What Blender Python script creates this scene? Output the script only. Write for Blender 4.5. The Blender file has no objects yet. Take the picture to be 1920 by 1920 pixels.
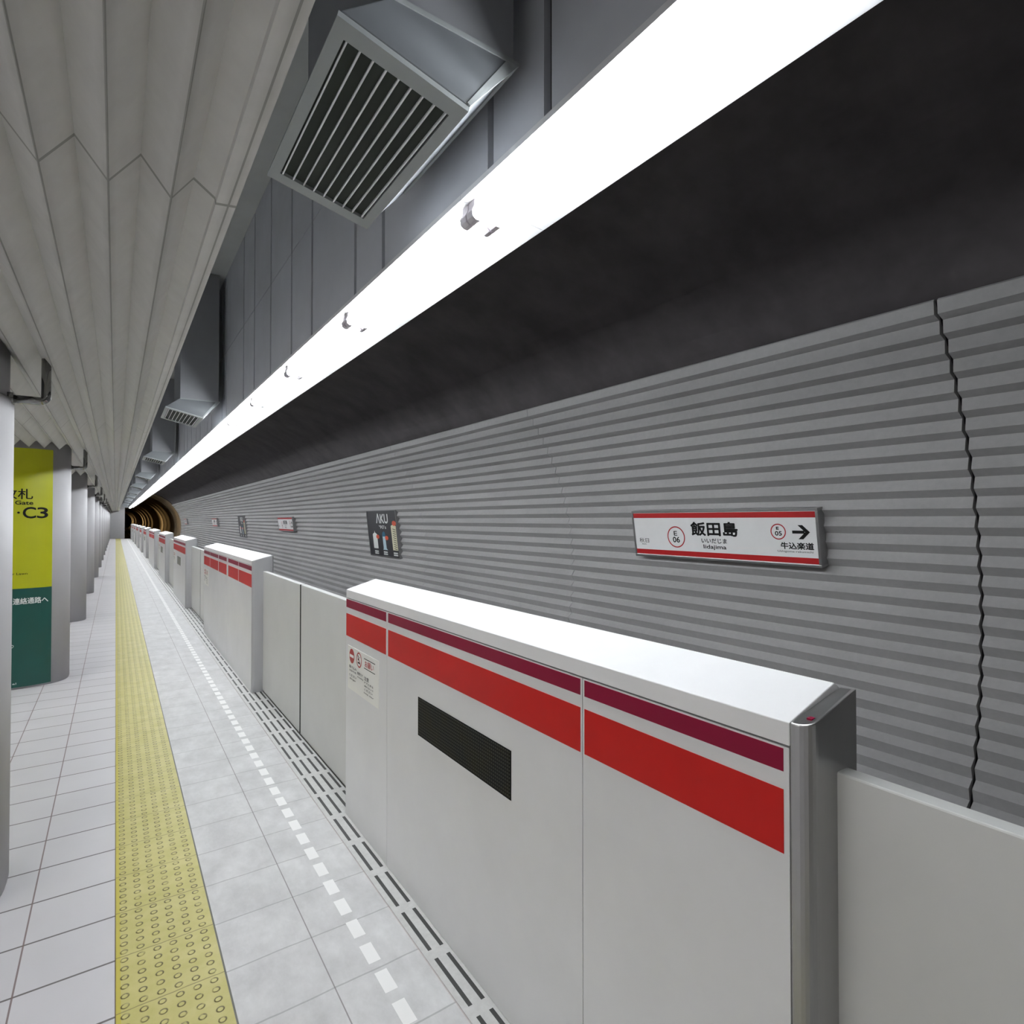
import bpy, bmesh, math, random
from mathutils import Matrix, Vector
random.seed(4)
C = bpy.context.scene.collection
sc = bpy.context.scene
PI = math.pi

# ------------------------------------------------------------------ camera
F = 1075.0
PH = math.atan(14.5 / F)
TH = math.atan(743 * math.cos(PH) / F)
cam_d = bpy.data.cameras.new('camera')
cam_d.sensor_fit = 'HORIZONTAL'; cam_d.sensor_width = 36.0
cam_d.lens = 36.0 * F / 1920.0
cam_d.clip_start = 0.05; cam_d.clip_end = 600
cam = bpy.data.objects.new('camera', cam_d); C.objects.link(cam)
cam.location = (0, 0, 1.71)
cam.rotation_euler = (PI / 2 + PH, 0, -TH)
sc.camera = cam

# ------------------------------------------------------------------ node helpers
class NT:
    def __init__(s, mat):
        mat.use_nodes = True
        s.t = mat.node_tree; s.n = s.t.nodes; s.l = s.t.links
        s.bsdf = s.n['Principled BSDF']; s._xyz = None
    def put(s, sock, v):
        if isinstance(v, bpy.types.NodeSocket): s.l.new(v, sock)
        elif isinstance(v, (tuple, list)) and len(v) == 3 and sock.type == 'RGBA': sock.default_value = (*v, 1)
        else: sock.default_value = v
    def m(s, op, a, b=None, c=None):
        nd = s.n.new('ShaderNodeMath'); nd.operation = op
        for i, v in enumerate((a, b, c)):
            if v is not None: s.put(nd.inputs[i], v)
        return nd.outputs[0]
    def pos(s):
        if s._xyz is None:
            g = s.n.new('ShaderNodeNewGeometry'); x = s.n.new('ShaderNodeSeparateXYZ')
            s.l.new(g.outputs['Position'], x.inputs[0]); s._g = g; s._xyz = x.outputs
        return s._xyz
    def vec(s, scale=(1, 1, 1)):
        s.pos(); mp = s.n.new('ShaderNodeVectorMath'); mp.operation = 'MULTIPLY'
        s.l.new(s._g.outputs['Position'], mp.inputs[0]); mp.inputs[1].default_value = scale
        return mp.outputs[0]
    def noise(s, scale, detail=3, rough=.5, sv=(1, 1, 1)):
        nd = s.n.new('ShaderNodeTexNoise'); nd.inputs['Scale'].default_value = scale
        nd.inputs['Detail'].default_value = detail; nd.inputs['Roughness'].default_value = rough
        s.l.new(s.vec(sv), nd.inputs['Vector']); return nd.outputs['Fac']
    def remap(s, v, a, b, c, d):
        nd = s.n.new('ShaderNodeMapRange'); s.put(nd.inputs[0], v)
        for i, q in enumerate((a, b, c, d)): nd.inputs[i + 1].default_value = q
        return nd.outputs[0]
    def mix(s, f, a, b):
        nd = s.n.new('ShaderNodeMix'); nd.data_type = 'RGBA'
        s.put(nd.inputs[0], f); s.put(nd.inputs[6], a); s.put(nd.inputs[7], b); return nd.outputs[2]
    def mul(s, col, v):
        nd = s.n.new('ShaderNodeMix'); nd.data_type = 'RGBA'; nd.blend_type = 'MULTIPLY'
        nd.inputs[0].default_value = 1; s.put(nd.inputs[6], col); s.put(nd.inputs[7], v); return nd.outputs[2]
    def bump(s, h, strength=.3, dist=.01):
        nd = s.n.new('ShaderNodeBump'); nd.inputs['Strength'].default_value = strength
        nd.inputs['Distance'].default_value = dist; s.l.new(h, nd.inputs['Height'])
        s.l.new(nd.outputs[0], s.bsdf.inputs['Normal'])
    def line(s, v, period, off, w):
        """1 on a line of width w repeated every period along v"""
        f = s.m('FRACT', s.m('ADD', s.m('DIVIDE', s.m('SUBTRACT', v, off), period), 100.5))
        return s.m('LESS_THAN', s.m('ABSOLUTE', s.m('SUBTRACT', f, .5)), w / 2 / period)
    def band(s, v, a, b):
        return s.m('MULTIPLY', s.m('GREATER_THAN', v, a), s.m('LESS_THAN', v, b))

def lin(r, g, b):
    f = lambda c: (c / 255 / 12.92) if c / 255 <= .04045 else ((c / 255 + .055) / 1.055) ** 2.4
    return (f(r), f(g), f(b))

def mat(name, col, rough=.5, metal=0., var=.0, vs=6., bump=0., bs=60., spec=.5, sv=(1, 1, 1)):
    m = bpy.data.materials.new(name); t = NT(m); b = t.bsdf
    b.inputs['Roughness'].default_value = rough; b.inputs['Metallic'].default_value = metal
    b.inputs['Specular IOR Level'].default_value = spec
    if var:
        v = t.remap(t.noise(vs, 4, .6, sv), .3, .7, 1 - var, 1 + var)
        cb = t.n.new('ShaderNodeCombineXYZ')
        for i in range(3): t.l.new(v, cb.inputs[i])
        t.l.new(t.mul(col, cb.outputs[0]), b.inputs['Base Color'])
    else: t.put(b.inputs['Base Color'], col)
    if bump: t.bump(t.noise(bs, 3, .6, sv), bump, .002)
    return m

def emit(name, col, strength):
    m = bpy.data.materials.new(name); t = NT(m)
    t.put(t.bsdf.inputs['Base Color'], (0.8, .8, .8)); t.put(t.bsdf.inputs['Emission Color'], col)
    t.bsdf.inputs['Emission Strength'].default_value = strength
    return m

M = {}
def grey0(t, v):
    c_ = t.n.new('ShaderNodeCombineXYZ')
    for i in range(3): t.l.new(v, c_.inputs[i])
    return c_.outputs[0]
M['paint'] = mat('gate_paint', (.76, .765, .775), .38, var=.03, vs=3)
M['paint_top'] = mat('gate_top_paint', (.86, .86, .87), .45, var=.02)
M['panel_edge'] = mat('panel_gap', (.16, .16, .16), .7, var=.1)
M['satin'] = mat('satin_end_plate', (.44, .44, .45), .38, .3, var=.05, vs=4, sv=(1, 1, .2))
M['door'] = mat('door_paint', (.64, .645, .63), .45, .0, var=.03, vs=3)
M['rubber'] = mat('black_rubber', (.006, .006, .006), .8, var=.1, spec=.15)
M['maroon'] = mat('maroon_film', lin(138, 10, 52), .45, var=.04, vs=4, spec=.2)
M['red'] = mat('red_film', lin(196, 28, 24), .45, var=.04, vs=4, spec=.2)
M['steel'] = mat('brushed_steel', (.40, .40, .40), .33, .9, var=.08, vs=5, sv=(1, 1, .1))
M['chrome'] = mat('chrome_tube', (.27, .27, .26), .10, 1., var=.03)
M['column'] = mat('column_paint', (.355, .35, .36), .58, var=.03, vs=2, bump=.05, bs=200)
M['column_neck'] = mat('column_neck_shaded', (.28, .28, .29), .6, var=.04)  # column grey darkened to paint in the shadow at the top
M['concrete'] = mat('vault_concrete', (.072, .064, .068), .85, var=.28, vs=2.2, bump=.4, bs=14)
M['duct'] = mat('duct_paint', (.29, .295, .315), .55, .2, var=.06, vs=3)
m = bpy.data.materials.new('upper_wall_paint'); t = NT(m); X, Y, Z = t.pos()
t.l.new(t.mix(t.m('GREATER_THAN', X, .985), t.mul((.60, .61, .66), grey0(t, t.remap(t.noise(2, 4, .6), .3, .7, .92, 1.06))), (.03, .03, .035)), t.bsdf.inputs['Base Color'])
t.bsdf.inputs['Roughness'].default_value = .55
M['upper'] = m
M['upceil'] = mat('upper_ceiling_paint', (.52, .535, .54), .7, var=.08, vs=2)
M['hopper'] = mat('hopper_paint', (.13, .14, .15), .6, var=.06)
M['grille'] = mat('grille_paint', (.30, .32, .32), .5, var=.03)
M['dark'] = mat('dark_void', (.015, .02, .015), .8, var=.2)
M['tray'] = mat('white_tray', (.80, .80, .82), .45, var=.02)
M['holder'] = mat('lampholder_plastic', (.62, .58, .62), .5, var=.03)
M['tube'] = emit('fluorescent_tube', (.93, .97, 1.0), 56)
M['fill_tube'] = emit('fill_light_tube', (1.0, .98, .95), 24)  # glow of the added, unseen fill lights
M['white'] = mat('sign_white', (.90, .90, .90), .4, var=.02)
M['signred'] = mat('sign_red', lin(178, 26, 30), .4, var=.03)
M['ink'] = mat('black_ink', (.006, .006, .006), .6, var=.1, spec=.2)
M['frame'] = mat('sign_frame_metal', (.36, .36, .36), .33, .8, var=.05)
M['yellow'] = mat('sign_yellow', lin(162, 166, 8), .33, var=.03)
M['green'] = mat('sign_green', lin(10, 70, 62), .33, var=.04)
M['whiteink'] = mat('white_ink', (.8, .82, .8), .5, var=.02)
M['poster'] = mat('poster_black', (.028, .028, .033), .45, var=.1)
M['orange'] = mat('poster_orange', lin(226, 92, 60), .5, var=.2, vs=30)
M['blue'] = mat('poster_blue', lin(40, 110, 140), .5, var=.1, vs=30)
M['paleblue'] = mat('poster_pale_blue', lin(190, 215, 225), .5, var=.05)
M['cream'] = mat('poster_cream', lin(225, 220, 190), .5, var=.05)
M['sticker'] = mat('sticker_white', (.86, .86, .82), .45, var=.02)
M['pale_display'] = mat('pale_display', (.22, .23, .19), .5, var=.15, vs=12)
M['endwall'] = mat('end_wall_paint', (.42, .42, .43), .5, var=.03)
M['trackbed'] = mat('track_bed', (.05, .048, .045), .9, var=.3, vs=5, bump=.6, bs=30)
M['rail'] = mat('rail_steel', (.22, .2, .18), .35, .9, var=.1)
M['tunnel'] = mat('tunnel_segment', (.25, .19, .12), .42, .6, var=.35, vs=1.3, bump=.3, bs=10)
M['edge'] = mat('platform_side', (.3, .3, .3), .8, var=.1)

# corrugated wall panels
m = bpy.data.materials.new('corrugated_panel'); t = NT(m)
n1 = t.remap(t.noise(1.3, 4, .65, (1, .5, 1)), .25, .75, .9, 1.08)
n2 = t.remap(t.noise(26, 3, .6), .25, .75, .94, 1.05)
v = t.m('MULTIPLY', n1, n2)
cb = t.n.new('ShaderNodeCombineXYZ')
for i in range(3): t.l.new(v, cb.inputs[i])
t.l.new(t.mul((.40, .395, .395), cb.outputs[0]), t.bsdf.inputs['Base Color'])
t.bsdf.inputs['Roughness'].default_value = .6
t.bump(t.noise(90, 3, .6), .15, .003)
M['wall'] = m

# pleated ceiling: pale panels with a darker tone along every low fold and a panel joint
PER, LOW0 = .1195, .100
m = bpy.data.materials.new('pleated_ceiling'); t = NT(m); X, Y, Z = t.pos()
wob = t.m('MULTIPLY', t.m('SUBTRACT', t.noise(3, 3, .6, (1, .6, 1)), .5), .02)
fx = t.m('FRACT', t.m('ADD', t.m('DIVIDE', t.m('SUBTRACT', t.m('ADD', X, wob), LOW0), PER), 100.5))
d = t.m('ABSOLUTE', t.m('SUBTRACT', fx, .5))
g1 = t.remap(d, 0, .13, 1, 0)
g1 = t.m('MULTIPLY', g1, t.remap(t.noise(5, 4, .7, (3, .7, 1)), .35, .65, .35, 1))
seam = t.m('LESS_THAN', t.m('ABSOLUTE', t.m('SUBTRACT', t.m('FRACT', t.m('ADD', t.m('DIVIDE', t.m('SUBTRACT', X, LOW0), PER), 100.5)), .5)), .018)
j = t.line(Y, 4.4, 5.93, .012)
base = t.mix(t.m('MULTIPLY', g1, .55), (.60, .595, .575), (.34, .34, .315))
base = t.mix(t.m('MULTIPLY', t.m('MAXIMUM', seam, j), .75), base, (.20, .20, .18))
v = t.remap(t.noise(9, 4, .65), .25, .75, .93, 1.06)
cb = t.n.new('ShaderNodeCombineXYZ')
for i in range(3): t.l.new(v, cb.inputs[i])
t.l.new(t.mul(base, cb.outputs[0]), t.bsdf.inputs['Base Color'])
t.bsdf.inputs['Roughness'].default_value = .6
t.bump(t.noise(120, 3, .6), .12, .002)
M['pleat'] = m

# platform floor: glossy tiles, stone band, white dashes
m = bpy.data.materials.new('platform_tiles'); t = NT(m); X, Y, Z = t.pos()
left = t.m('LESS_THAN', X, .013)
P = .3055
jx = t.line(X, P, .013, .006); jy = t.line(Y, P, 3.944, .0095)
tile = t.n.new('ShaderNodeTexWhiteNoise'); tile.noise_dimensions = '2D'
cv = t.n.new('ShaderNodeCombineXYZ')
t.l.new(t.m('FLOOR', t.m('DIVIDE', t.m('SUBTRACT', X, .013), P)), cv.inputs[0])
t.l.new(t.m('FLOOR', t.m('DIVIDE', t.m('SUBTRACT', Y, 3.944), P)), cv.inputs[1])
t.l.new(cv.outputs[0], tile.inputs['Vector'])
tv = t.remap(tile.outputs['Value'], 0, 1, .975, 1.02)
def grey(v):
    c_ = t.n.new('ShaderNodeCombineXYZ')
    for i in range(3): t.l.new(v, c_.inputs[i])
    return c_.outputs[0]
cl = t.mul((.53, .522, .54), grey(t.m('MULTIPLY', tv, t.remap(t.noise(2, 3), .3, .7, .96, 1.03))))
cl = t.mix(t.m('MULTIPLY', jy, .92), cl, (.075, .06, .06))
cl = t.mix(t.m('MULTIPLY', jx, .85), cl, (.13, .08, .075))
st = t.remap(t.noise(7, 5, .7, (1, .6, 1)), .28, .72, .80, 1.14)
cr = t.mul((.54, .54, .54), grey(t.m('MULTIPLY', st, tv)))
jy2 = t.line(t.m('ADD', Y, t.m('MULTIPLY', t.m('SUBTRACT', t.noise(6, 3), .5), .012)), P, 3.944, .007)
cr = t.mix(t.m('MULTIPLY', jy2, .5), cr, (.2, .2, .2))
cr = t.mix(t.m('MULTIPLY', t.band(X, .670, .6745), .75), cr, (.14, .12, .12))
cr = t.mix(t.m('MULTIPLY', t.band(X, 1.002, 1.006), .4), cr, (.35, .25, .23))
dash = t.m('MULTIPLY', t.band(X, .8145, .8625), t.m('GREATER_THAN', t.m('FRACT', t.m('ADD', t.m('DIVIDE', t.m('SUBTRACT', Y, 3.901), .1645), 100)), .33))
cr = t.mix(dash, cr, (.80, .80, .79))
cr = t.mix(t.band(X, .350, .3575), cr, (.11, .11, .09))
base = t.mix(left, cr, cl)
t.l.new(base, t.bsdf.inputs['Base Color'])
rr = t.remap(left, 0, 1, .6, .42)
t.l.new(t.m('ADD', rr, t.m('MULTIPLY', t.m('SUBTRACT', t.noise(5, 2), .5), t.remap(left, 0, 1, .12, .05))), t.bsdf.inputs['Roughness'])
hb = t.m('SUBTRACT', t.m('MULTIPLY', t.m('MULTIPLY', t.noise(45, 4, .6), .3), t.m('SUBTRACT', 1, left)), t.m('MULTIPLY', t.m('MAXIMUM', jy, jx), left))
t.bump(hb, .25, .002)
M['floor'] = m

# yellow tactile strip
m = bpy.data.materials.new('tactile_yellow'); t = NT(m); X, Y, Z = t.pos()
sx, sy = .0546, .05092
ax = t.m('SUBTRACT', t.m('FRACT', t.m('ADD', t.m('DIVIDE', t.m('SUBTRACT', X, .040), sx), 10.5)), .5)
ay = t.m('SUBTRACT', t.m('FRACT', t.m('ADD', t.m('DIVIDE', t.m('SUBTRACT', Y, 3.97), sy), 100.5)), .5)
ax = t.m('MULTIPLY', ax, sx); ay = t.m('MULTIPLY', ay, sy)
r = t.m('SQRT', t.m('ADD', t.m('MULTIPLY', ax, ax), t.m('MULTIPLY', ay, ay)))
disk = t.remap(r, .0095, .0125, 1, 0)
ring = t.m('MULTIPLY', t.remap(r, .0075, .0105, 0, 1), t.remap(r, .0125, .0155, 1, 0))  # dark ring paints the shadow round each stud into the colour
ring = t.m('MULTIPLY', ring, t.remap(t.noise(45, 3, .6), .38, .50, .35, 1))
base = t.mix(t.remap(t.noise(8, 4, .65), .3, .7, 0, 1), (.38, .345, .085), (.46, .42, .15))
base = t.mix(t.band(X, 0, .028), base, (.42, .36, .04))
base = t.mix(t.m('MULTIPLY', ring, .95), base, (.075, .06, .008))
base = t.mix(t.m('MULTIPLY', t.line(t.m('ADD', Y, t.m('MULTIPLY', t.m('SUBTRACT', t.noise(20, 3), .5), .012)), P, 3.944, .005), .75), base, (.14, .12, .03))
t.l.new(base, t.bsdf.inputs['Base Color'])
t.bsdf.inputs['Roughness'].default_value = .5
t.bump(disk, .6, .004)
M['tactile'] = m

# slotted threshold strip
m = bpy.data.materials.new('slotted_threshold'); t = NT(m); X, Y, Z = t.pos()
rowm = None
for xc in (1.038, 1.090, 1.143, 1.193):
    b_ = t.band(X, xc - .008, xc + .008); rowm = b_ if rowm is None else t.m('MAXIMUM', rowm, b_)
along = t.m('LESS_THAN', t.m('FRACT', t.m('ADD', t.m('DIVIDE', t.m('SUBTRACT', Y, 3.963), .315), 100)), .838)
slot = t.m('MULTIPLY', rowm, along)
base = t.mul((.50, .50, .49), grey(t.remap(t.noise(30, 4, .7), .3, .7, .9, 1.08)))
base = t.mix(slot, base, (.02, .021, .02))
base = t.mix(t.m('MULTIPLY', t.band(X, 1.2155, 1.2215), .9), base, (.02, .02, .02))
t.l.new(base, t.bsdf.inputs['Base Color'])
t.bsdf.inputs['Roughness'].default_value = .5
t.bump(t.m('SUBTRACT', 1, slot), .5, .004)
M['slots'] = m

# dark dot-matrix display
m = bpy.data.materials.new('dot_matrix'); t = NT(m); X, Y, Z = t.pos()
gy = t.line(Y, .0125, 0, .003); gz = t.line(Z, .0125, 0, .003)
dy = t.m('SUBTRACT', t.m('FRACT', t.m('DIVIDE', Y, .0125)), .5); dz = t.m('SUBTRACT', t.m('FRACT', t.m('DIVIDE', Z, .0125)), .5)
rr = t.m('SQRT', t.m('ADD', t.m('MULTIPLY', dy, dy), t.m('MULTIPLY', dz, dz)))
c1 = t.mix(t.remap(t.noise(9, 3), .4, .65, 0, 1), (.020, .021, .020), (.032, .028, .010))
c1 = t.mix(t.m('LESS_THAN', rr, .26), c1, (.055, .055, .045))
c1 = t.mix(t.m('MAXIMUM', gy, gz), c1, (.006, .006, .006))
t.l.new(c1, t.bsdf.inputs['Base Color']); t.bsdf.inputs['Roughness'].default_value = .7; t.bsdf.inputs['Specular IOR Level'].default_value = .15
M['matrix'] = m

# ------------------------------------------------------------------ mesh helpers
OFF = {}
def off(p): return OFF.get(p.name, Vector((0, 0, 0))) if p else Vector((0, 0, 0))
def box(bm, x0, x1, y0, y1, z0, z1):
    v = [bm.verts.new(p) for p in ((x0,y0,z0),(x1,y0,z0),(x1,y1,z0),(x0,y1,z0),(x0,y0,z1),(x1,y0,z1),(x1,y1,z1),(x0,y1,z1))]
    for f in ((3,2,1,0),(4,5,6,7),(0,1,5,4),(1,2,6,5),(2,3,7,6),(3,0,4,7)): bm.faces.new([v[i] for i in f])
def prism(bm, poly, a, b, axis='y'):
    """poly of 2-D points swept along axis from a to b (y: (x,z); z: (x,y); x: (y,z))"""
    def P3(p, s): return {'y': (p[0], s, p[1]), 'z': (p[0], p[1], s), 'x': (s, p[0], p[1])}[axis]
    A = [bm.verts.new(P3(p, a)) for p in poly]; B = [bm.verts.new(P3(p, b)) for p in poly]
    n = len(poly)
    for i in range(n): bm.faces.new((A[i], A[(i+1) % n], B[(i+1) % n], B[i]))
    bm.faces.new(A[::-1]); bm.faces.new(B)
def sheet(bm, pts, a, b, axis='y'):
    """open strip"""
    def P3(p, s): return {'y': (p[0], s, p[1]), 'z': (p[0], p[1], s)}[axis]
    A = [bm.verts.new(P3(p, a)) for p in pts]; B = [bm.verts.new(P3(p, b)) for p in pts]
    for i in range(len(pts) - 1): bm.faces.new((A[i], A[i+1], B[i+1], B[i]))
def tube(bm, pts, r, seg=12, caps=True):
    rings = []
    up0 = None
    for i, p in enumerate(pts):
        p = Vector(p)
        tdir = (Vector(pts[min(i+1, len(pts)-1)]) - Vector(pts[max(i-1, 0)])).normalized()
        ref = Vector((0, 1, 0)) if abs(tdir.y) < .9 else Vector((1, 0, 0))
        a = tdir.cross(ref).normalized(); b = tdir.cross(a)
        rings.append([bm.verts.new(p + r * (math.cos(2*PI*k/seg) * a + math.sin(2*PI*k/seg) * b)) for k in range(seg)])
    for q in range(len(rings) - 1):
        for k in range(seg): bm.faces.new((rings[q][k], rings[q][(k+1) % seg], rings[q+1][(k+1) % seg], rings[q+1][k]))
    if caps: bm.faces.new(rings[0]); bm.faces.new(rings[-1][::-1])
def obj(name, bm, m_, parent=None, smooth=False, bevel=0., recalc=True):
    me = bpy.data.meshes.new(name)
    if isinstance(bm, bpy.types.Mesh): me = bm
    else:
        if recalc: bmesh.ops.recalc_face_normals(bm, faces=bm.faces)
        bm.to_mesh(me); bm.free()
    o = bpy.data.objects.new(name, me); C.objects.link(o)
    me.materials.clear(); me.materials.append(m_)
    f = off(parent)
    if f.length: me.transform(Matrix.Translation(-f))
    if parent: o.parent = parent
    OFF[o.name] = f
    if smooth: me.shade_smooth() if smooth is True else me.shade_smooth()
    if bevel:
        md = o.modifiers.new('bevel', 'BEVEL'); md.width = bevel; md.segments = 2; md.limit_method = 'ANGLE'
    return o
def bmn(): return bmesh.new()
def bx(name, m_, parent, *b, bevel=0.):
    bm = bmn(); box(bm, *b); return obj(name, bm, m_, parent, bevel=bevel)
def thing(name, label, cat, loc, group=None):
    o = bpy.data.objects.new(name, None); C.objects.link(o); o.location = loc
    o.empty_display_size = .1; OFF[o.name] = Vector(loc)
    return tag(o, label, cat, group)
def tag(o, label, cat, group=None):
    o['label'] = label; o['category'] = cat
    if group: o['group'] = group
    return o
def struct(name, bm, m_, **k):
    o = obj(name, bm, m_, **k); o['kind'] = 'structure'; return o
def set_origin_tag(o, label, cat, group=None): return tag(o, label, cat, group)

def text_mesh(body, w=None, h=None, bold=0.):
    """mesh of a text, centred on its own bounds, fitted to width w and height h"""
    c = bpy.data.curves.new('t', 'FONT'); c.body = body; c.resolution_u = 4
    o = bpy.data.objects.new('t', c); C.objects.link(o)
    bpy.context.view_layer.update()
    dg = bpy.context.evaluated_depsgraph_get()
    me = bpy.data.meshes.new_from_object(o.evaluated_get(dg))
    bpy.data.objects.remove(o); bpy.data.curves.remove(c)
    xs = [v.co.x for v in me.vertices]; ys = [v.co.y for v in me.vertices]
    cx, cy = (min(xs)+max(xs))/2, (min(ys)+max(ys))/2; W, H_ = max(xs)-min(xs), max(ys)-min(ys)
    if w is None: w = h * W / H_
    if h is None: h = w * H_ / W
    me.transform(Matrix.Diagonal((w / W, h / H_, 1, 1)) @ Matrix.Translation((-cx, -cy, 0)))
    if bold:
        bm = bmesh.new(); d = bold * h / H_
        for k, (dx, dy) in enumerate(((0, 0), (d, 0), (-d, 0), (0, d), (0, -d), (d*.7, d*.7), (-d*.7, d*.7), (d*.7, -d*.7), (-d*.7, -d*.7))):
            c2 = me.copy(); c2.transform(Matrix.Translation((dx, dy, k * 3e-5))); bm.from_mesh(c2); bpy.data.meshes.remove(c2)
        bm.to_mesh(me); bm.free()
    return me
def add_mesh(bm, me, M4):
    me.transform(M4); bm.from_mesh(me); bpy.data.meshes.remove(me)
def poly2(bm, pts, M4):
    bm.faces.new([bm.verts.new(M4 @ Vector((x, y, 0))) for x, y in pts])
def disc(bm, cx, cy, r, M4, n=28): poly2(bm, [(cx + r*math.cos(2*PI*k/n), cy + r*math.sin(2*PI*k/n)) for k in range(n)], M4)
def annulus(bm, cx, cy, r0, r1, M4, n=40):
    A = [bm.verts.new(M4 @ Vector((cx + r0*math.cos(2*PI*k/n), cy + r0*math.sin(2*PI*k/n), 0))) for k in range(n)]
    B = [bm.verts.new(M4 @ Vector((cx + r1*math.cos(2*PI*k/n), cy + r1*math.sin(2*PI*k/n), 0))) for k in range(n)]
    for k in range(n): bm.faces.new((A[k], A[(k+1) % n], B[(k+1) % n], B[k]))
def rect2(bm, x0, x1, y0, y1, M4): poly2(bm, [(x0, y0), (x1, y0), (x1, y1), (x0, y1)], M4)
def frameM(o, ex, ey, ez):
    M4 = Matrix.Identity(4)
    for i in range(3): M4[i][0] = ex[i]; M4[i][1] = ey[i]; M4[i][2] = ez[i]; M4[i][3] = o[i]
    return M4

# ------------------------------------------------------------------ the setting
Y0, YE = -6.0, 62.5
XF, XB = 1.111, 1.31         # gate front and back
bm = bmn(); box(bm, -3.4, 1.36, Y0, YE, -.25, 0); struct('floor', bm, M['floor'])
bm = bmn(); box(bm, 1.34, 1.40, Y0, YE, -1.1, -.25); struct('wall_platform_side', bm, M['edge'])
bm = bmn(); box(bm, 1.40, 4.4, Y0, 480, -1.3, -1.1); struct('floor_track', bm, M['trackbed'])

# pleated platform ceiling
pts = [(.236, 2.60), (.236, 2.475), (.192, 2.470), (.190, 2.482), (.145, 2.515), (LOW0, 2.453)]
x = LOW0; hi = True
while x > -3.3:
    x -= PER / 2; pts.append((x, 2.533 if hi else 2.453)); hi = not hi
pts.append((x, 2.60))
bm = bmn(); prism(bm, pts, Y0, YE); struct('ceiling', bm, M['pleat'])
# upper ceiling over the lit slot
bm = bmn(); box(bm, -3.4, .98, Y0, YE, 4.34, 4.44); struct('ceiling_upper', bm, M['upceil'])
# longitudinal wall above the lamps, with shallow vertical channels
XW = .962
offs = [1.22, 1.51, 2.39, 2.75, 3.51, 4.00, 4.63, 5.26, 5.76]
ys = sorted({round(-5.54*2 + 5.54*k + o_, 3) for k in range(15) for o_ in offs})
ys = [y for y in ys if Y0 + .1 < y < YE - .1]
clean = []
for y in ys:
    if not clean or y - clean[-1] > .12: clean.append(y)
for z0, z1 in ((2.82, 3.505), (3.511, 4.34)):
    p = [(XW + .07, Y0), (XW, Y0)]
    for y in clean: p += [(XW, y - .017), (XW + .045, y - .014), (XW + .045, y + .014), (XW, y + .017)]
    p += [(XW, YE), (XW + .07, YE)]
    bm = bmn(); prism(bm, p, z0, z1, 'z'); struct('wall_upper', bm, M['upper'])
# platform end wall, wall above it, left and near walls
bm = bmn(); box(bm, -3.4, .67, YE, YE + .25, 0, 4.4); box(bm, .67, .98, YE, YE + .25, 2.8, 4.4); struct('wall_far', bm, M['endwall'])
bm = bmn(); box(bm, -3.6, -3.4, Y0, YE, -.2, 4.4); struct('wall_left', bm, M['endwall'])
bm = bmn(); box(bm, -3.6, 4.9, Y0 - .2, Y0, -1.3, 4.6); struct('wall_near', bm, M['endwall'])

# tunnel lining behind the panels and beyond the station
TCX, TCZ = 1.75, 1.10
WE = 55.6
def arc(R, a0, a1, n): return [(TCX + R*math.cos(math.radians(a0 + (a1-a0)*k/n)), TCZ + R*math.sin(math.radians(a0 + (a1-a0)*k/n))) for k in range(n+1)]
bm = bmn()
prism(bm, arc(2.87, -50, 104.5, 60) + arc(2.95, -50, 104.5, 60)[::-1], Y0, WE)
struct('ceiling_vault', bm, M['concrete'], smooth=False)
bm = bmn()
def ring_prof(R, y, n=64): return [bm.verts.new((TCX + R*math.cos(2*PI*k/n), y, TCZ + R*math.sin(2*PI*k/n))) for k in range(n)]
prof = []
ribs = [61.6, 84.5, 146, 240]
yy = YE + .3
seq = [(2.84, WE)]
for rb in ribs: seq += [(2.84, rb - .35), (2.76, rb - .3), (2.76, rb + .3), (2.84, rb + .35)]
seq += [(2.84, 480)]
# right half before the platform end, whole ring after it
A = -50; B = 105.5; n = 48
prev = None
for R, y in seq:
    cur = [bm.verts.new((TCX + R*math.cos(math.radians(A+(B-A)*k/n)), y, TCZ + R*math.sin(math.radians(A+(B-A)*k/n)))) for k in range(n+1)]
    if prev:
        for k in range(n): bm.faces.new((prev[k], prev[k+1], cur[k+1], cur[k]))
    prev = cur
prev = None
for R, y in [(2.84, YE + .25)] + [s for s in seq if s[1] > 70]:
    cur = [bm.verts.new((TCX + R*math.cos(math.radians(B+(360+A-B)*k/n)), y, TCZ + R*math.sin(math.radians(B+(360+A-B)*k/n)))) for k in range(n+1)]
    if prev:
        for k in range(n): bm.faces.new((prev[k], prev[k+1], cur[k+1], cur[k]))
    prev = cur
struct('wall_tunnel', bm, M['tunnel'], smooth=True)
bm = bmn(); box(bm, -3, 6, 480, 480.3, -3, 5); struct('wall_tunnel_end', bm, M['dark'])

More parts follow.
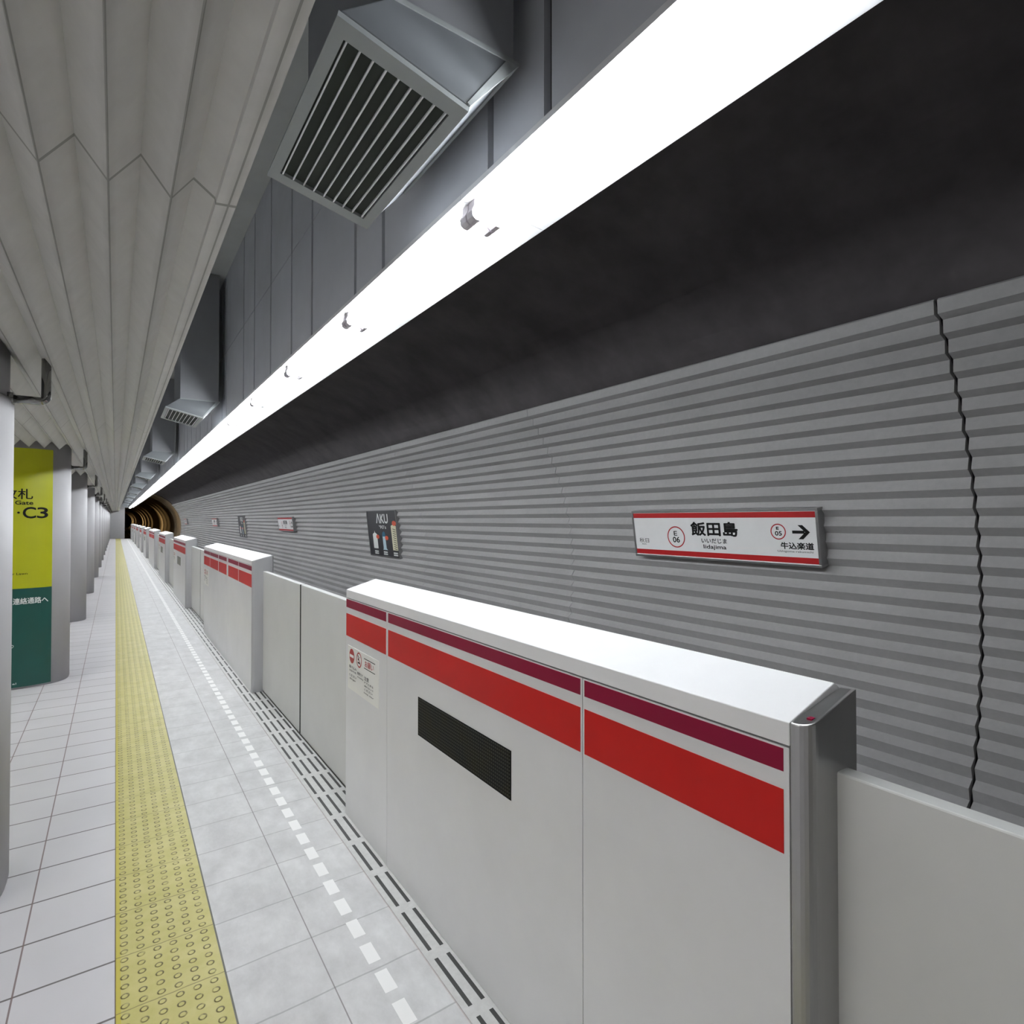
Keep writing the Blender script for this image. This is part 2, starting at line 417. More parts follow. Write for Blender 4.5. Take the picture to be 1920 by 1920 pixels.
# corrugated panels on the track side
RO, RI = 2.815, 2.768
da = math.degrees(.0632 / 2.79)
a = 41.55; prof = []; outer = True
while a > -50:
    R = RO if outer else RI
    prof.append((TCX + R*math.cos(math.radians(a)), TCZ + R*math.sin(math.radians(a)))); a -= da; outer = not outer
back = []
a = 41.55
for i in range(len(prof)): back.append((TCX + 2.835*math.cos(math.radians(a)), TCZ + 2.835*math.sin(math.radians(a)))); a -= da
def panel_sheet(bm, ya, yb):
    n = len(prof)
    V = [[bm.verts.new((p[0], y_, p[1])) for p in pp] for y_ in (ya, yb) for pp in (prof, back)]
    f0, b0, f1, b1 = V
    for i in range(n-1):
        bm.faces.new((f0[i], f0[i+1], f1[i+1], f1[i])); bm.faces.new((b0[i], b1[i], b1[i+1], b0[i+1]))
        bm.faces.new((f0[i], b0[i], b0[i+1], f0[i+1])); bm.faces.new((f1[i], f1[i+1], b1[i+1], b1[i]))
    bm.faces.new((f0[0], f1[0], b1[0], b0[0])); bm.faces.new((f0[-1], b0[-1], b1[-1], f1[-1]))
bm = bmn()
L = 3.965; y = 1.311 - 2 * L; k = 0
while y < WE:
    y1 = min(y + L, WE)
    ya, yb = max(y + (.009 if k == 2 else .0035), Y0), y1 - (.009 if k == 1 else .0035)
    if yb > ya: panel_sheet(bm, ya, yb)
    y += L; k += 1
struct('wall_right', bm, M['wall'])

# ------------------------------------------------------------------ rails
for i, xr in enumerate((2.05, 3.12)):
    bm = bmn()
    prism(bm, [(xr-.06, -1.1), (xr+.06, -1.1), (xr+.06, -1.085), (xr+.01, -1.07), (xr+.01, -.99), (xr+.035, -.98), (xr+.035, -.95), (xr-.035, -.95), (xr-.035, -.98), (xr-.01, -.99), (xr-.01, -1.07), (xr-.06, -1.085)], Y0, 199)
    tag(obj('rail', bm, M['rail']), ('steel running rail on the track bed on the platform side', 'steel running rail on the track bed on the corrugated wall side')[i], 'rail', 'running rails on the track bed')

# ------------------------------------------------------------------ floor strips
bm = bmn(); box(bm, .013, .350, Y0, YE, 0, .006)
tag(obj('tactile_paving', bm, M['tactile']), 'long yellow studded tactile strip down the platform floor', 'tactile paving')
bm = bmn(); box(bm, 1.006, 1.345, Y0, YE, 0, .004)
tag(obj('threshold_strip', bm, M['slots']), 'pale grey strip with rows of dark slots under the platform gates', 'floor strip')

# ------------------------------------------------------------------ columns
CXC, CA, CB, CN = -1.10, .69, .40, 3.0
def super_pts(Yc, da=0., n=96):
    out = []
    for i in range(n):
        th = 2*PI*i/n; c, s = math.cos(th), math.sin(th)
        out.append((CXC + (CA+da)*math.copysign(abs(c)**(2/CN), c), Yc + (CB+da)*math.copysign(abs(s)**(2/CN), s)))
    return out
def col_y(x, Yc, d=0.):
    u = min(abs((x-CXC)/(CA+d)), .9999); return Yc - (CB+d)*(1-u**CN)**(1/CN)
ORD = ['nearest', 'second', 'third', 'fourth', 'fifth', 'sixth', 'seventh', 'eighth', 'ninth', 'tenth', 'eleventh', 'twelfth', 'thirteenth', 'fourteenth']
YCS = [3.6 + 4.4*k for k in range(14)]
for k, yc in enumerate(YCS):
    if k == 0: lab = 'nearest tall pale grey rounded column, cut by the picture edge'
    elif k == 1: lab = 'tall grey rounded column carrying the yellow and green exit sign'
    else: lab = 'plain grey rounded column, %s along the platform counting from the nearest' % ORD[k]
    t_ = thing('column', lab, 'column', (CXC, yc, 0), 'grey columns along the platform')
    bm = bmn(); prism(bm, super_pts(yc), 0, 2.28 if k == 0 else 2.52, 'z'); o = obj('shaft', bm, M['column'], t_, smooth=False)
    for f in o.data.polygons: f.use_smooth = len(f.vertices) == 4
    if k == 0:
        bm = bmn(); prism(bm, super_pts(yc, -.016), 2.281, 2.52, 'z'); o = obj('neck', bm, M['column_neck'], t_)
        for f in o.data.polygons: f.use_smooth = len(f.vertices) == 4
        o['label'] = 'recessed neck under the ceiling, coloured darker for its shade'
    # chrome elbow pipe beside the neck
    xr = -.285; zr = 2.288; r_ = .0195; cr_ = .022
    path = [(-.44, yc, zr)] + [(xr - cr_ + cr_*math.sin(q), yc, zr + cr_ - cr_*math.cos(q)) for q in [PI/2*i/6 for i in range(7)]] + [(xr, yc, 2.495)]
    if k == 0: lab = 'bent chrome pipe from the nearest column up into the pleated ceiling'
    elif k == 1: lab = 'bent chrome pipe on the column with the yellow sign'
    else: lab = 'bent chrome pipe on top of the %s column from the near end' % ORD[k]
    bm = bmn(); tube(bm, path, r_, 14)
    box(bm, -.438, -.405, yc - .026, yc + .026, zr - .026, zr + .026)
    o = obj('pipe_bracket', bm, M['chrome'], None, smooth=False)
    for f in o.data.polygons: f.use_smooth = True
    tag(o, lab, 'pipe', 'chrome pipes at the column tops')

# exit sign wrapped round the face of the second column
YC = YCS[1]
sg = thing('column_sign', 'tall yellow and green exit sign wrapped on the second column, reading C3', 'sign', (CXC, YC - .4, 0))
def wrapped(name, z0, z1, m_, parent, d=.004):
    bm = bmn(); n = 40; xs = [-1.655 + (1.655-.545)*i/n for i in range(n+1)]
    fr = [(x, col_y(x, YC, d)) for x in xs]; bk = [(x, col_y(x, YC, .0005)) for x in xs]
    prism(bm, fr + bk[::-1], z0, z1, 'z'); return obj(name, bm, m_, parent)
ysheet = wrapped('yellow_panel', 1.0125, 2.44, M['yellow'], sg)
gsheet = wrapped('green_panel', .02, 1.0125, M['green'], sg)
def wraptext(items, m_, parent, name='lettering'):
    for body, xr_, zc, w, h, bold in items:
        bm = bmn()
        me = text_mesh(body, w, h, bold)
        add_mesh(bm, me, frameM((xr_ - w/2, 0, zc), (1,0,0), (0,0,1), (0,-1,0)))
        bmesh.ops.triangulate(bm, faces=bm.faces)
        for v in bm.verts: v.co.y = col_y(v.co.x, YC, .0058)
        obj(name, bm, m_, parent, recalc=False)
wraptext([('改札', -.700, 1.972, .235, .105, .012), ('Gate', -.697, 1.883, .138, .040, .02), ('・', -.80, 1.782, .018, .018, .02), ('A', -.895, 1.782, .08, .108, .02),
          ('C', -.676, 1.782, .098, .112, .018), ('3', -.582, 1.782, .082, .108, .018), ('for Lawn', -.735, 1.163, .15, .022, .01)], M['ink'], ysheet)
wraptext([('連絡通路へ', -.572, .885, .272, .062, .02), ('al', -.812, .060, .03, .018, .02), ('つ', -.835, .435, .03, .03, .02)], M['whiteink'], gsheet)

# ------------------------------------------------------------------ platform gates
ZT, ZB = 1.304, 1.355
def seg_list(lo, hi, joints):
    out = []; a_ = lo
    for j0, j1 in joints: out.append((a_, j0)); a_ = j1
    out.append((a_, hi)); return out
def gate(y0, y1, joints, label, cap=False, seams=(), display=None, sticker=None, leaves=True, gap_near=0, gap_far=1.37):
    t_ = thing('platform_gate', label, 'platform gate', ((XF+XB)/2, (y0+y1)/2, .004), 'platform gates along the platform edge')
    b0 = y0 + (.042 if cap else .02)
    # body core
    poly = [(XF+.004, .004), (XF+.004, ZT-.048), (XB, ZT-.048), (XB, 1.19), (XB-.0, .004)]
    bm = bmn(); box(bm, XF+.004, 1.235, b0, y1-.015, .004, ZT-.048); box(bm, 1.235, XB, b0, y1-.015, 1.225, ZT-.048)
    box(bm, 1.262, XB, b0, y1-.015, .004, 1.225)
    obj('body', bm, M['panel_edge'], t_)
    # front panels
    cuts = [b0] + list(seams) + [y1-.001]
    for a_, b_ in zip(cuts[:-1], cuts[1:]):
        bx('front_panel', M['paint'], t_, XF, XF+.004, a_+.0015, b_-.0015, .006, ZT-.051)
    # top cover, sloping up to the track
    bm = bmn(); prism(bm, [(XF, ZT-.047), (XF, ZT), (XB-.02, ZB), (XB, ZB-.012), (XB, ZT-.047)], b0, y1-.001)
    obj('top_cover', bm, M['paint_top'], t_, bevel=.002)
    # stripes
    for lo, hi in seg_list(y0 + (.055 if cap else .027), y1 - .006, joints):
        bx('maroon_stripe', M['maroon'], t_, XF-.0012, XF+.0005, lo, hi, 1.203, 1.249)
        bx('red_stripe', M['red'], t_, XF-.0012, XF+.0005, lo, hi, 1.0385, 1.167)
    # end plates with a rounded front corner
    def endplate(ya, yb, m_, z_add=0., name='end_cap'):
        near = ya < yb; r = .03; d = 1 if near else -1
        # plan outline (x,y): front strip, rounded corner, end face
        out = [(XF-.0005, yb)]
        for i in range(7):
            q = PI/2*i/6; out.append((XF-.0005 + r*(1-math.cos(q)), ya + d*r*(1-math.sin(q))))
        out += [(XB+.002-.015, ya), (XB+.002, ya+d*.015), (XB+.002, yb)]
        bm = bmn(); A_, B_ = [], []
        def ztop(x): return ZT + (ZB-ZT)*max(0, min(1, (x-XF)/(XB-.02-XF))) - (0 if x < XB-.02 else (x-XB+.02)*.6) + z_add
        for x_, y_ in out: A_.append(bm.verts.new((x_, y_, .006))); B_.append(bm.verts.new((x_, y_, ztop(x_))))
        n_ = len(out)
        for i in range(n_): bm.faces.new((A_[i], A_[(i+1) % n_], B_[(i+1) % n_], B_[i]))
        bm.faces.new(A_); bm.faces.new(B_)
        obj(name, bm, m_, t_, bevel=.003)
    if cap: endplate(y0, y0+.041, M['steel'], .001)
    else: endplate(y0, y0+.019, M['satin'], -.002)
    if cap:
        t_.children[-1]['label'] = 'brushed steel cap on the near end'
        bx('indicator_lamp', M['maroon'], t_, XF+.027, XF+.042, y0+.012, y0+.022, ZT+.004, ZT+.0105)
    if display:
        ya, yb, za, zb = display
        d_ = bx('display', M['rubber'], t_, XF-.002, XF+.001, ya, yb, za, zb)
        d_['label'] = 'dark dot-matrix display'
        bx('display_grid', M['matrix'] if cap else M['pale_display'], d_, XF-.0035, XF-.001, ya+.005, yb-.005, za+.004, zb-.004)
    if sticker:
        ya, yb, za, zb = sticker
        s_ = bx('notice_sticker', M['sticker'], t_, XF-.0015, XF+.0005, ya, yb, za, zb)
        s_['label'] = 'white notice sticker with red symbols'
        W, Hh = yb-ya, zb-za; x_ = XF-.002
        M4 = frameM((x_, yb, zb), (0,-1,0), (0,0,1), (-1,0,0))
        bmr = bmn(); bmk = bmn(); bmw = bmn()
        u = W/.475
        # no entry
        disc(bmr, .068*u, -.052, .041, M4)
        M5 = frameM((x_-.0006, yb, zb), (0,-1,0), (0,0,1), (-1,0,0))
        rect2(bmw, .034*u, .102*u, -.060, -.044, M5)
        obj('no_entry_symbol', bmr, M['signred'], s_, recalc=False); bmr = bmn()
        # prohibition ring with slash
        annulus(bmr, .185*u, -.052, .034, .042, M4)
        disc(bmk, .170*u, -.034, .006, M4, 12); disc(bmk, .196*u, -.036, .004, M4, 10); rect2(bmk, .168*u, .182*u, -.055, -.043, M4)
        poly2(bmk, [(.165*u, -.064), (.205*u, -.064), (.205*u, -.072), (.165*u, -.072)], M4)
        poly2(bmr, [(.158*u, -.028), (.163*u, -.023), (.212*u, -.076), (.207*u, -.081)], M4)
        obj('no_smoking_symbol', bmr, M['signred'], s_, recalc=False); bmr = bmn()
        # heading between two rules
        rect2(bmk, .262*u, .425*u, -.029, -.025, M4); rect2(bmk, .262*u, .425*u, -.080, -.076, M4)
        add_mesh(bmr, text_mesh('お願い', .13*u, .034, .01), M4 @ Matrix.Translation((.34*u, -.053, 0)))
        for body, cx_, cy_, w_, h_ in (('駆け込み', .085, -.112, .12, .016), ('はおやめ', .085, -.132, .11, .012), ('ください', .085, -.158, .12, .014), ('danger', .085, -.178, .1, .012),
                                       ('禁煙です', .20, -.124, .085, .015), ('no smoking', .205, -.144, .09, .010), ('注意', .30, -.128, .07, .022), ('ドアに手を', .335, -.150, .13, .011),
                                       ('触れないで', .335, -.168, .13, .009), ('ください', .33, -.186, .12, .012), ('keep clear', .335, -.205, .14, .010)):
            if Hh > .2: add_mesh(bmk, text_mesh(body, w_*u, h_, .004), M4 @ Matrix.Translation((cx_*u, cy_*Hh/.238, 0)))
        obj('red_heading', bmr, M['signred'], s_, recalc=False); obj('lettering', bmk, M['ink'], s_, recalc=False)
        obj('white_bar', bmw, M['white'], s_, recalc=False)
    # sliding leaves
    if leaves:
        for (ya, yb) in ((y1-.02, y1+gap_far),):
            o = bx('door_leaf', M['door'], t_, 1.213, 1.257, ya, yb, .02, 1.196, bevel=.004)
            bx('edge_seal', M['rubber'], o, 1.2122, 1.2575, yb, yb+.012, .021, 1.194)
        g = gap_near if gap_near else 1.37
        o = bx('door_leaf', M['door'], t_, 1.213, 1.257, y0-g, y0+.03, .02, 1.196, bevel=.004)
        bx('edge_seal', M['rubber'], o, 1.2122, 1.2575, y0-g-.012, y0-g, .021, 1.194)
    return t_
S_, L_, G_ = 2.76, 3.74, 2.77
edges = [(.59, 3.31), (6.11, 9.85), (12.66, 15.42), (18.20, 20.94), (23.64, 27.38), (30.17, 32.93), (35.72, 38.48), (41.27, 45.01), (47.79, 50.55), (53.33, 56.09), (58.86, 62.2)]
GL = ['nearest white platform gate with steel end cap and dark display', 'long white platform gate with five red stripe blocks, second along the edge',
      'third white platform gate from the near end, small grey display', 'fourth white platform gate from the near end, stripe unbroken',
      'fifth white platform gate from the near end, a long unit'] + ['%s white platform gate from the near end, seen small in the distance' % ORD[k] for k in range(5, 11)]
for k, (a, b) in enumerate(edges):
    long_ = (b - a) > 3.3
    gn = (a - edges[k-1][1])/2 - .0125 if k else 0
    gf = (edges[k+1][0] - b)/2 - .0125 if k < len(edges)-1 else .14
    if k == 0:
        g = gate(a, b, [(1.241, 1.259), (2.681, 2.709)], GL[k], cap=True, seams=(1.25, 2.695), display=(1.612, 2.338, .757, .925), sticker=(2.80, 3.272, .744, .988), gap_near=1.38, gap_far=gf)
    elif k == 1:
        g = gate(a, b, [(6.862, 6.894), (7.565, 7.698), (8.338, 8.392), (9.154, 9.186)], GL[k], seams=(7.63, 8.365), sticker=(9.33, 9.80, .744, .985), gap_near=gn, gap_far=gf)
    elif long_:
        g = gate(a, b, [(a+1.455, a+1.59)], GL[k], seams=(a+1.52,), gap_near=gn, gap_far=gf)
    else:
        g = gate(a, b, [(a+.65, a+.67)] if k == 2 else [], GL[k], seams=(a+.66, a+2.1), display=(a+1.02, a+1.75, .757, .925), sticker=(a+2.21, a+2.68, .744, .988), gap_near=gn, gap_far=gf)

# ------------------------------------------------------------------ wall signs and posters
SA = math.atan(.149)
DV = Vector((math.sin(SA), 0, -math.cos(SA))); NV = Vector((-math.cos(SA), 0, -math.sin(SA)))
def SP(y, t, n=0.): return Vector((4.37, y, 1.80)) + DV*t + NV*n
def plate(bm, y0, y1, t0, t1, n0, n1):
    v = [bm.verts.new(SP(*q)) for q in ((y0,t0,n0),(y1,t0,n0),(y1,t1,n0),(y0,t1,n0),(y0,t0,n1),(y1,t0,n1),(y1,t1,n1),(y0,t1,n1))]
    for f in ((3,2,1,0),(4,5,6,7),(0,1,5,4),(1,2,6,5),(2,3,7,6),(3,0,4,7)): bm.faces.new([v[i] for i in f])
def hollow(bm, y0, y1, t0, t1, w, n0, n1):
    plate(bm, y0, y1, t0, t0+w, n0, n1); plate(bm, y0, y1, t1-w, t1, n0, n1)
    plate(bm, y0, y0+w, t0+w, t1-w, n0, n1); plate(bm, y1-w, y1, t0+w, t1-w, n0, n1)
def SM(y, t, n): return frameM(SP(y, t, n), (0,-1,0), tuple(-DV), tuple(NV))
def station_sign(dy, label, detail=True):
    # near edge y=2.255+dy, far edge 4.16+dy
    r = thing('station_sign', label, 'sign', SP(3.2+dy, .235, -.05), 'station name signs on the corrugated wall')
    bm = bmn(); plate(bm, 2.262+dy, 4.153+dy, .007, .458, -.085, -.004); obj('housing', bm, M['frame'], r)
    bm = bmn(); hollow(bm, 2.255+dy, 4.160+dy, .0, .465, .022, -.09, .006); obj('frame', bm, M['frame'], r, bevel=.003)
    bm = bmn(); plate(bm, 2.277+dy, 4.138+dy, .022, .443, -.004, 0); f = obj('face', bm, M['white'], r)
    f['label'] = 'white face of the sign'
    bm = bmn(); plate(bm, 2.277+dy, 4.138+dy, .026, .073, .0, .001); obj('red_band', bm, M['signred'], f)
    bm = bmn(); plate(bm, 2.277+dy, 4.138+dy, .391, .438, .0, .001); obj('red_band', bm, M['signred'], f)
    for r0_, r1_, y_, t__ in ((.092, .103, 3.618, .257), (.056, .065, 2.586, .188)):
        br = bmn(); annulus(br, 0, 0, r0_, r1_, SM(y_+dy, t__, .0012)); obj('red_ring', br, M['signred'], f, recalc=False)
    bk = bmn()
    def T(body, y, tt, w, h, bold=.0):
        b_ = bmn(); add_mesh(b_, text_mesh(body, w, h, bold), SM(y+dy, tt, .0012)); obj('lettering', b_, M['ink'], f, recalc=False)
    T('飯田島', 3.195, .175, .48, .122, .034)
    T('いいだじま', 3.20, .283, .262, .042, .02)
    T('Iidajima', 3.197, .343, .236, .046, .02)
    T('E', 3.622, .222, .038, .043, .012); T('06', 3.618, .283, .080, .052, .02)
    T('E', 2.590, .160, .020, .022, .05); T('05', 2.585, .202, .056, .034, .03)
    T('牛込楽道', 2.440, .300, .265, .054, .03)
    T('Ushigome-rakumichi', 2.459, .348, .290, .020, .0)
    T('秋日', 4.025, .300, .125, .046, .0); T('Akihi', 4.03, .338, .06, .014, .0)
    Am = SM(2.40+dy, .189, .0012)
    poly2(bk, [(-.069,-.012),(.03,-.012),(.03,.012),(-.069,.012)], Am)
    poly2(bk, [(-.022,.056),(.016,.056),(.072,0),(.034,0)], Am); poly2(bk, [(.034,0),(.072,0),(.016,-.056),(-.022,-.056)], Am)
    obj('arrow', bk, M['ink'], f, recalc=False)
station_sign(0, 'large near station name sign reading Iidajima on the corrugated wall')
for k in range(1, 4):
    station_sign(15.75*k, ['', 'small second station name sign, between the two black posters', 'third station name sign, tiny, left of the farther black poster', 'farthest station name sign near the tunnel mouth'][k])
def PP(y, z):   # point on the poster plane
    return (z, y)
def poster(dy, label):
    y0, y1, zt, zb = 10.14, 11.67, 1.905, .965
    t1 = (zt - zb)/math.cos(math.atan(.12))
    a_ = math.atan(.12); dv = Vector((math.sin(a_), 0, -math.cos(a_))); nv = Vector((-math.cos(a_), 0, -math.sin(a_)))
    def Q(y, t, n=0.): return Vector((4.33, y+dy, zt)) + dv*t + nv*n
    def pl(bm, ya, yb, ta, tb, n0, n1):
        v = [bm.verts.new(Q(*q)) for q in ((ya,ta,n0),(yb,ta,n0),(yb,tb,n0),(ya,tb,n0),(ya,ta,n1),(yb,ta,n1),(yb,tb,n1),(ya,tb,n1))]
        for f in ((3,2,1,0),(4,5,6,7),(0,1,5,4),(1,2,6,5),(2,3,7,6),(3,0,4,7)): bm.faces.new([v[i] for i in f])
    r = thing('wall_poster', label, 'poster', Q(10.9, .5, -.06), 'black advertising posters on the corrugated wall')
    bm = bmn(); pl(bm, y0, y1, 0, .018, -.16, .006); pl(bm, y0, y1, t1-.018, t1, -.16, .006); pl(bm, y0, y0+.022, .018, t1-.018, -.16, .006); pl(bm, y1-.022, y1, .018, t1-.018, -.16, .006)
    obj('frame', bm, M['frame'], r)
    bm = bmn(); pl(bm, y0+.022, y1-.022, .018, t1-.018, -.01, 0); f = obj('face', bm, M['poster'], r)
    def mm(n=.0012): return frameM(Q(0, 0, n), (0,-1,0), tuple(-dv), tuple(nv))
    D = mm(); D2 = mm(.0024)
    def XY(y, z): return (-y, -(zt - z)/math.cos(a_))
    def pg(bm, pts, MM=D): poly2(bm, [XY(*p) for p in pts], MM)
    bw = bmn(); me = text_mesh('ΛKU', .60, .185, .03); x_, y_ = XY(10.855, 1.735); add_mesh(bw, me, D @ Matrix.Translation((x_, y_, 0)))
    me = text_mesh("'90's", .36, .07, .01); x_, y_ = XY(10.86, 1.565); add_mesh(bw, me, D @ Matrix.Translation((x_, y_, 0)))
    for yc in (11.30, 10.83, 10.33):
        for z_ in (1.065, 1.025): pg(bw, [(yc+.10, z_-.013), (yc-.10, z_-.013), (yc-.10, z_+.013), (yc+.10, z_+.013)])
    obj('lettering', bw, M['whiteink'], f, recalc=False); bw = bmn()
    pg(bw, [(11.43,1.405),(11.43,1.125),(11.19,1.125),(11.19,1.405),(11.22,1.425),(11.29,1.445),(11.305,1.48),(11.32,1.48),(11.33,1.445),(11.40,1.425)]); obj('white_bottle_print', bw, M['whiteink'], f, recalc=False)
    bb = bmn(); pg(bb, [(10.93,1.40),(10.90,1.45),(10.85,1.475),(10.81,1.475),(10.77,1.45),(10.75,1.40),(10.76,1.375),(10.93,1.375)]); obj('bottle_cap_print', bb, M['blue'], f, recalc=False)
    bb = bmn(); pg(bb, [(10.91,1.375),(10.91,1.14),(10.94,1.11),(10.70,1.11),(10.76,1.14),(10.77,1.375)]); obj('pale_bottle_print', bb, M['paleblue'], f, recalc=False)
    bb = bmn(); pg(bb, [(10.44,1.59),(10.44,1.12),(10.20,1.12),(10.20,1.59),(10.36,1.615)])
    obj('cream_bottle_print', bb, M['cream'], f, recalc=False)
    bb = bmn()
    for i in range(10): z_ = 1.54 - i*.042; pg(bb, [(10.37, z_), (10.23, z_-.02), (10.23, z_-.032), (10.37, z_-.012)], D2)
    obj('pattern', bb, M['ink'], f, recalc=False)
    for yc, z_, rr_ in ((11.16, 1.365, .048), (10.70, 1.35, .048), (10.27, 1.64, .055)):
        bb = bmn(); cx_, cy_ = XY(yc, z_); poly2(bb, [(cx_ + 2.0*rr_*(1 if q % 2 else .8)*math.cos(PI*q/9), cy_ + rr_*(1 if q % 2 else .8)*math.sin(PI*q/9)) for q in range(18)], D2)
        obj('orange_burst', bb, M['orange'], f, recalc=False)
    kk = 4.40 / 4.33; cc = Vector((0, dy, 1.71))
    r.location = cc + (Vector(r.location) - cc) * kk
    for ch in r.children_recursive: ch.data.transform(Matrix.Scale(kk, 4))
poster(0, 'nearer black advertising poster with three bottles and white AKU letters')
poster(15.75, 'farther small black advertising poster on the wall, past the second sign')

# ------------------------------------------------------------------ strip lights
LP = 1.28; LY = .42
n_l = int((YE - .3 - LY)/LP)
def light(k):
    ya = LY + LP*k; yb = ya + LP
    if k == 0: lab = 'nearest white twin-tube strip light above the gates'
    elif k < 8: lab = 'white twin-tube strip light, %s in the row from the near end' % ORD[k]
    else: lab = 'distant white twin-tube strip light, beyond the eighth in the row'
    r = thing('strip_light', lab, 'ceiling light', (1.14, ya + LP/2, 2.79), 'strip lights in one row above the gates')
    bm = bmn()
    prism(bm, [(.961, 2.8195), (.961, 2.80), (1.12, 2.80), (1.15, 2.812), (1.313, 2.801), (1.318, 2.801), (1.318, 2.862), (1.04, 2.862), (1.04, 2.8195)], ya+.001, yb-.001)
    obj('tray', bm, M['tray'], r)
    for xt in (1.005, 1.087):
        bm = bmn(); tube(bm, [(xt, ya+.04, 2.752), (xt, yb-.04, 2.752)], .0150, 10); o = obj('tube_lamp', bm, M['tube'], r)
        for f in o.data.polygons: f.use_smooth = True
        for ye, s in ((ya+.012, 1), (yb-.012, -1)):
            bm = bmn()
            prism(bm, [(xt-.012, 2.80), (xt-.014, 2.775), (xt-.023, 2.757), (xt-.020, 2.738), (xt-.008, 2.729), (xt+.008, 2.729), (xt+.020, 2.738), (xt+.023, 2.757), (xt+.014, 2.775), (xt+.012, 2.80)], min(ye-s*.008, ye+s*.03), max(ye-s*.008, ye+s*.03))
            obj('lampholder', bm, M['holder'], r)
def copy_tree(o, dy, parent=None):
    c = o.copy(); C.objects.link(c); c.parent = parent
    if parent is None: c.location.y += dy
    for ch in o.children: copy_tree(ch, dy, c)
    return c
light(0)
proto = bpy.data.objects['strip_light']
for k in range(1, n_l):
    c = copy_tree(proto, LP*k)
    c['label'] = ('white twin-tube strip light, %s in the row from the near end' % ORD[k]) if k < 8 else 'distant white twin-tube strip light, beyond the eighth in the row'

# added fill lights, unseen behind the columns, brightening gate fronts and ceiling
for k in range(13):
    ya = -5.2 + 5.2*k
    r = thing('fill_light', 'added fill light fixture, unseen behind the grey columns', 'ceiling light', (-2.5, ya+1.3, 2.45), 'added fill lights behind the columns')
    bx('housing', M['tray'], r, -2.62, -2.38, ya, ya+2.6, 2.40, 2.533)
    bx('diffuser', M['fill_tube'], r, -2.60, -2.40, ya+.02, ya+2.58, 2.375, 2.398)

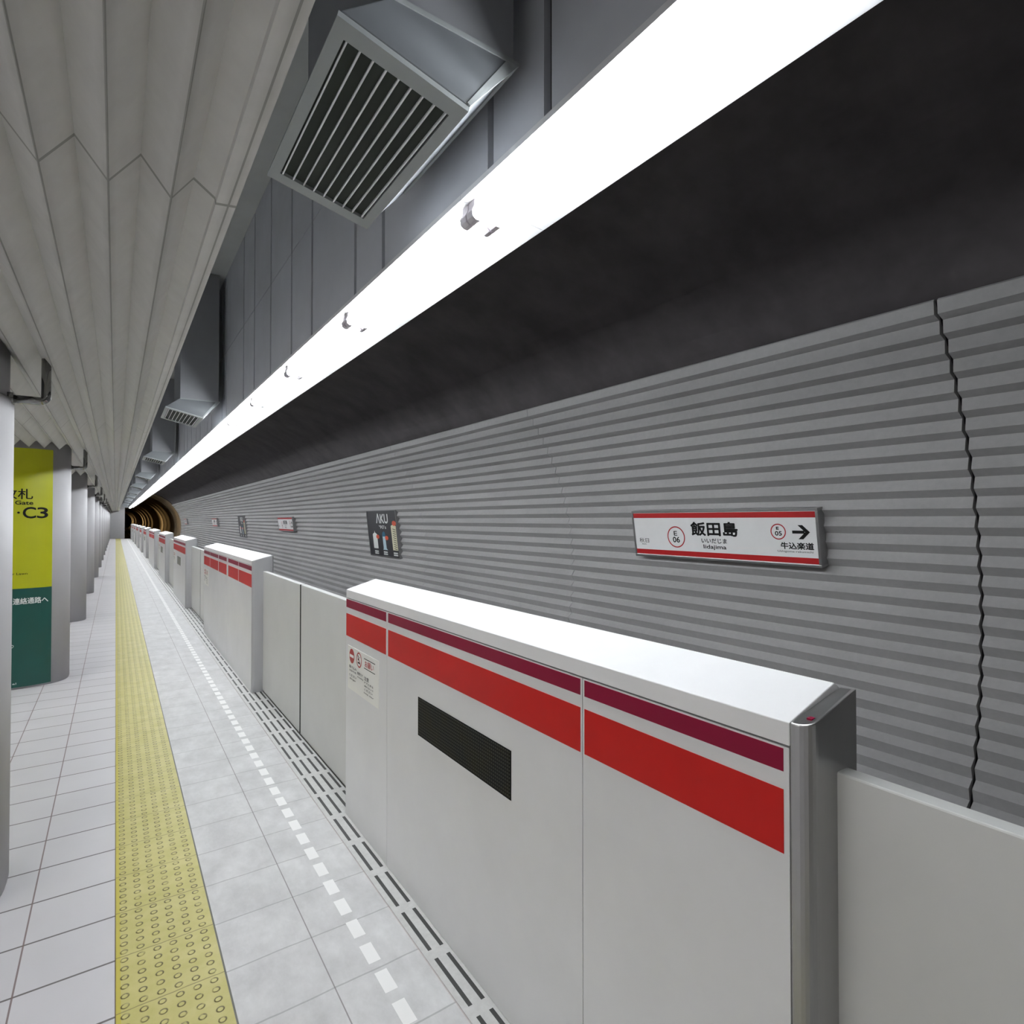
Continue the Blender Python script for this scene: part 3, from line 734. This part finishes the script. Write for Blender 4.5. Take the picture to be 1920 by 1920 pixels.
# ------------------------------------------------------------------ ducts with air grilles
def duct(y0, label):
    y1 = y0 + .74
    r = thing('air_duct', label, 'air duct', (.72, y0+.37, 2.8), 'air ducts hanging over the platform edge')
    bx('shaft', M['duct'], r, .539, .899, y0, y1, 2.965, 4.335, bevel=.004)
    # hopper leaning to the platform, open on its slanting underside
    A_, B_, D_, E_ = (.539, 2.97), (.905, 2.97), (.752, 2.794), (.414, 2.874)
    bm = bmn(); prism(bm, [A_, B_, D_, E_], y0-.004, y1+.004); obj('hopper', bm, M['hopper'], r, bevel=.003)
    bm = bmn()
    bmesh_pts = [(A_[0], A_[1]-.006), (B_[0]+.004, B_[1]-.006), (B_[0]+.004, B_[1]+.006), (A_[0], A_[1]+.006)]
    prism(bm, bmesh_pts, y0-.008, y1+.008); prism(bm, [(B_[0]-.035, B_[1]-.004), (B_[0]+.003, B_[1]-.004), (D_[0]+.003, D_[1]-.002), (D_[0]-.006, D_[1]+.004)], y0-.007, y0+.004)
    obj('flange', bm, M['grille'], r)
    ex = Vector((D_[0]-E_[0], 0, D_[1]-E_[1])); Lx = ex.length; ex.normalize(); nz = Vector((ex.z, 0, -ex.x))
    O = Vector((E_[0], y0, E_[1]))
    def gp(bm, a0, a1, b0, b1, n0, n1):
        v = [bm.verts.new(O + ex*p[0] + Vector((0, p[1], 0)) + nz*p[2]) for p in ((a0,b0,n0),(a1,b0,n0),(a1,b1,n0),(a0,b1,n0),(a0,b0,n1),(a1,b0,n1),(a1,b1,n1),(a0,b1,n1))]
        for f in ((3,2,1,0),(4,5,6,7),(0,1,5,4),(1,2,6,5),(2,3,7,6),(3,0,4,7)): bm.faces.new([v[i] for i in f])
    bm = bmn(); W = .74
    gp(bm, -.004, Lx+.004, 0, .05, 0, .014); gp(bm, -.004, Lx+.004, W-.05, W, 0, .014); gp(bm, -.004, .028, .05, W-.05, 0, .014); gp(bm, Lx-.028, Lx+.004, .05, W-.05, 0, .014)
    fr = obj('grille_frame', bm, M['grille'], r)
    bm = bmn(); gp(bm, .028, Lx-.028, .05, W-.05, 0, .003); obj('grille_opening', bm, M['dark'], fr)
    for i in range(9):
        a_ = .036 + (Lx-.072)*i/8
        bm = bmn(); gp(bm, a_-.0022, a_+.0022, .05, W-.05, .003, .013); obj('louvre', bm, M['tray'], fr)
DL = ['nearest grey air duct, only its grille showing at the top', 'grey air duct with a louvred grille, the large one in full view', 'third grey air duct along the slot, grille half seen', 'fourth grey air duct along the slot, small', 'fifth grey air duct along the slot, very small'] + ['%s grey air duct along the slot, tiny in the distance' % ORD[k] for k in range(5, 11)]
for k in range(11): duct(1.29 + 5.54*k, DL[k])

# ------------------------------------------------------------------ warm lamps in the running tunnel
for x, y, p in [(.9, 58.2, 55), (.75, 71, 60), (.75, 76, 100), (.75, 81.5, 130), (.6, 104, 120), (.6, 115, 160), (.6, 128, 200), (.6, 140, 200), (.5, 190, 300), (.5, 215, 400), (.5, 232, 400)]:
    ld = bpy.data.lights.new('tunnel_lamp', 'SPOT'); ld.energy = p * 3.6; ld.color = (1, .76, .42); ld.shadow_soft_size = .08
    ld.spot_size = math.radians(88); ld.spot_blend = 1.0
    o = bpy.data.objects.new('tunnel_lamp', ld); C.objects.link(o); o.location = (x, y, 1.25); o.rotation_euler = (0, -PI/2, 0)

# ------------------------------------------------------------------ world and view
w = bpy.data.worlds.new('world'); sc.world = w; w.use_nodes = True
w.node_tree.nodes['Background'].inputs[0].default_value = (.8, .85, 1, 1)
w.node_tree.nodes['Background'].inputs[1].default_value = .0
sc.view_settings.view_transform = 'Standard'; sc.view_settings.look = 'None'
sc.view_settings.exposure = 0.12; sc.view_settings.gamma = 1.0; sc.view_settings.use_curve_mapping = False
sc.cycles.max_bounces = 10; sc.cycles.diffuse_bounces = 6; sc.cycles.glossy_bounces = 4
sc.cycles.use_light_tree = True
sc.cycles.use_denoising = True
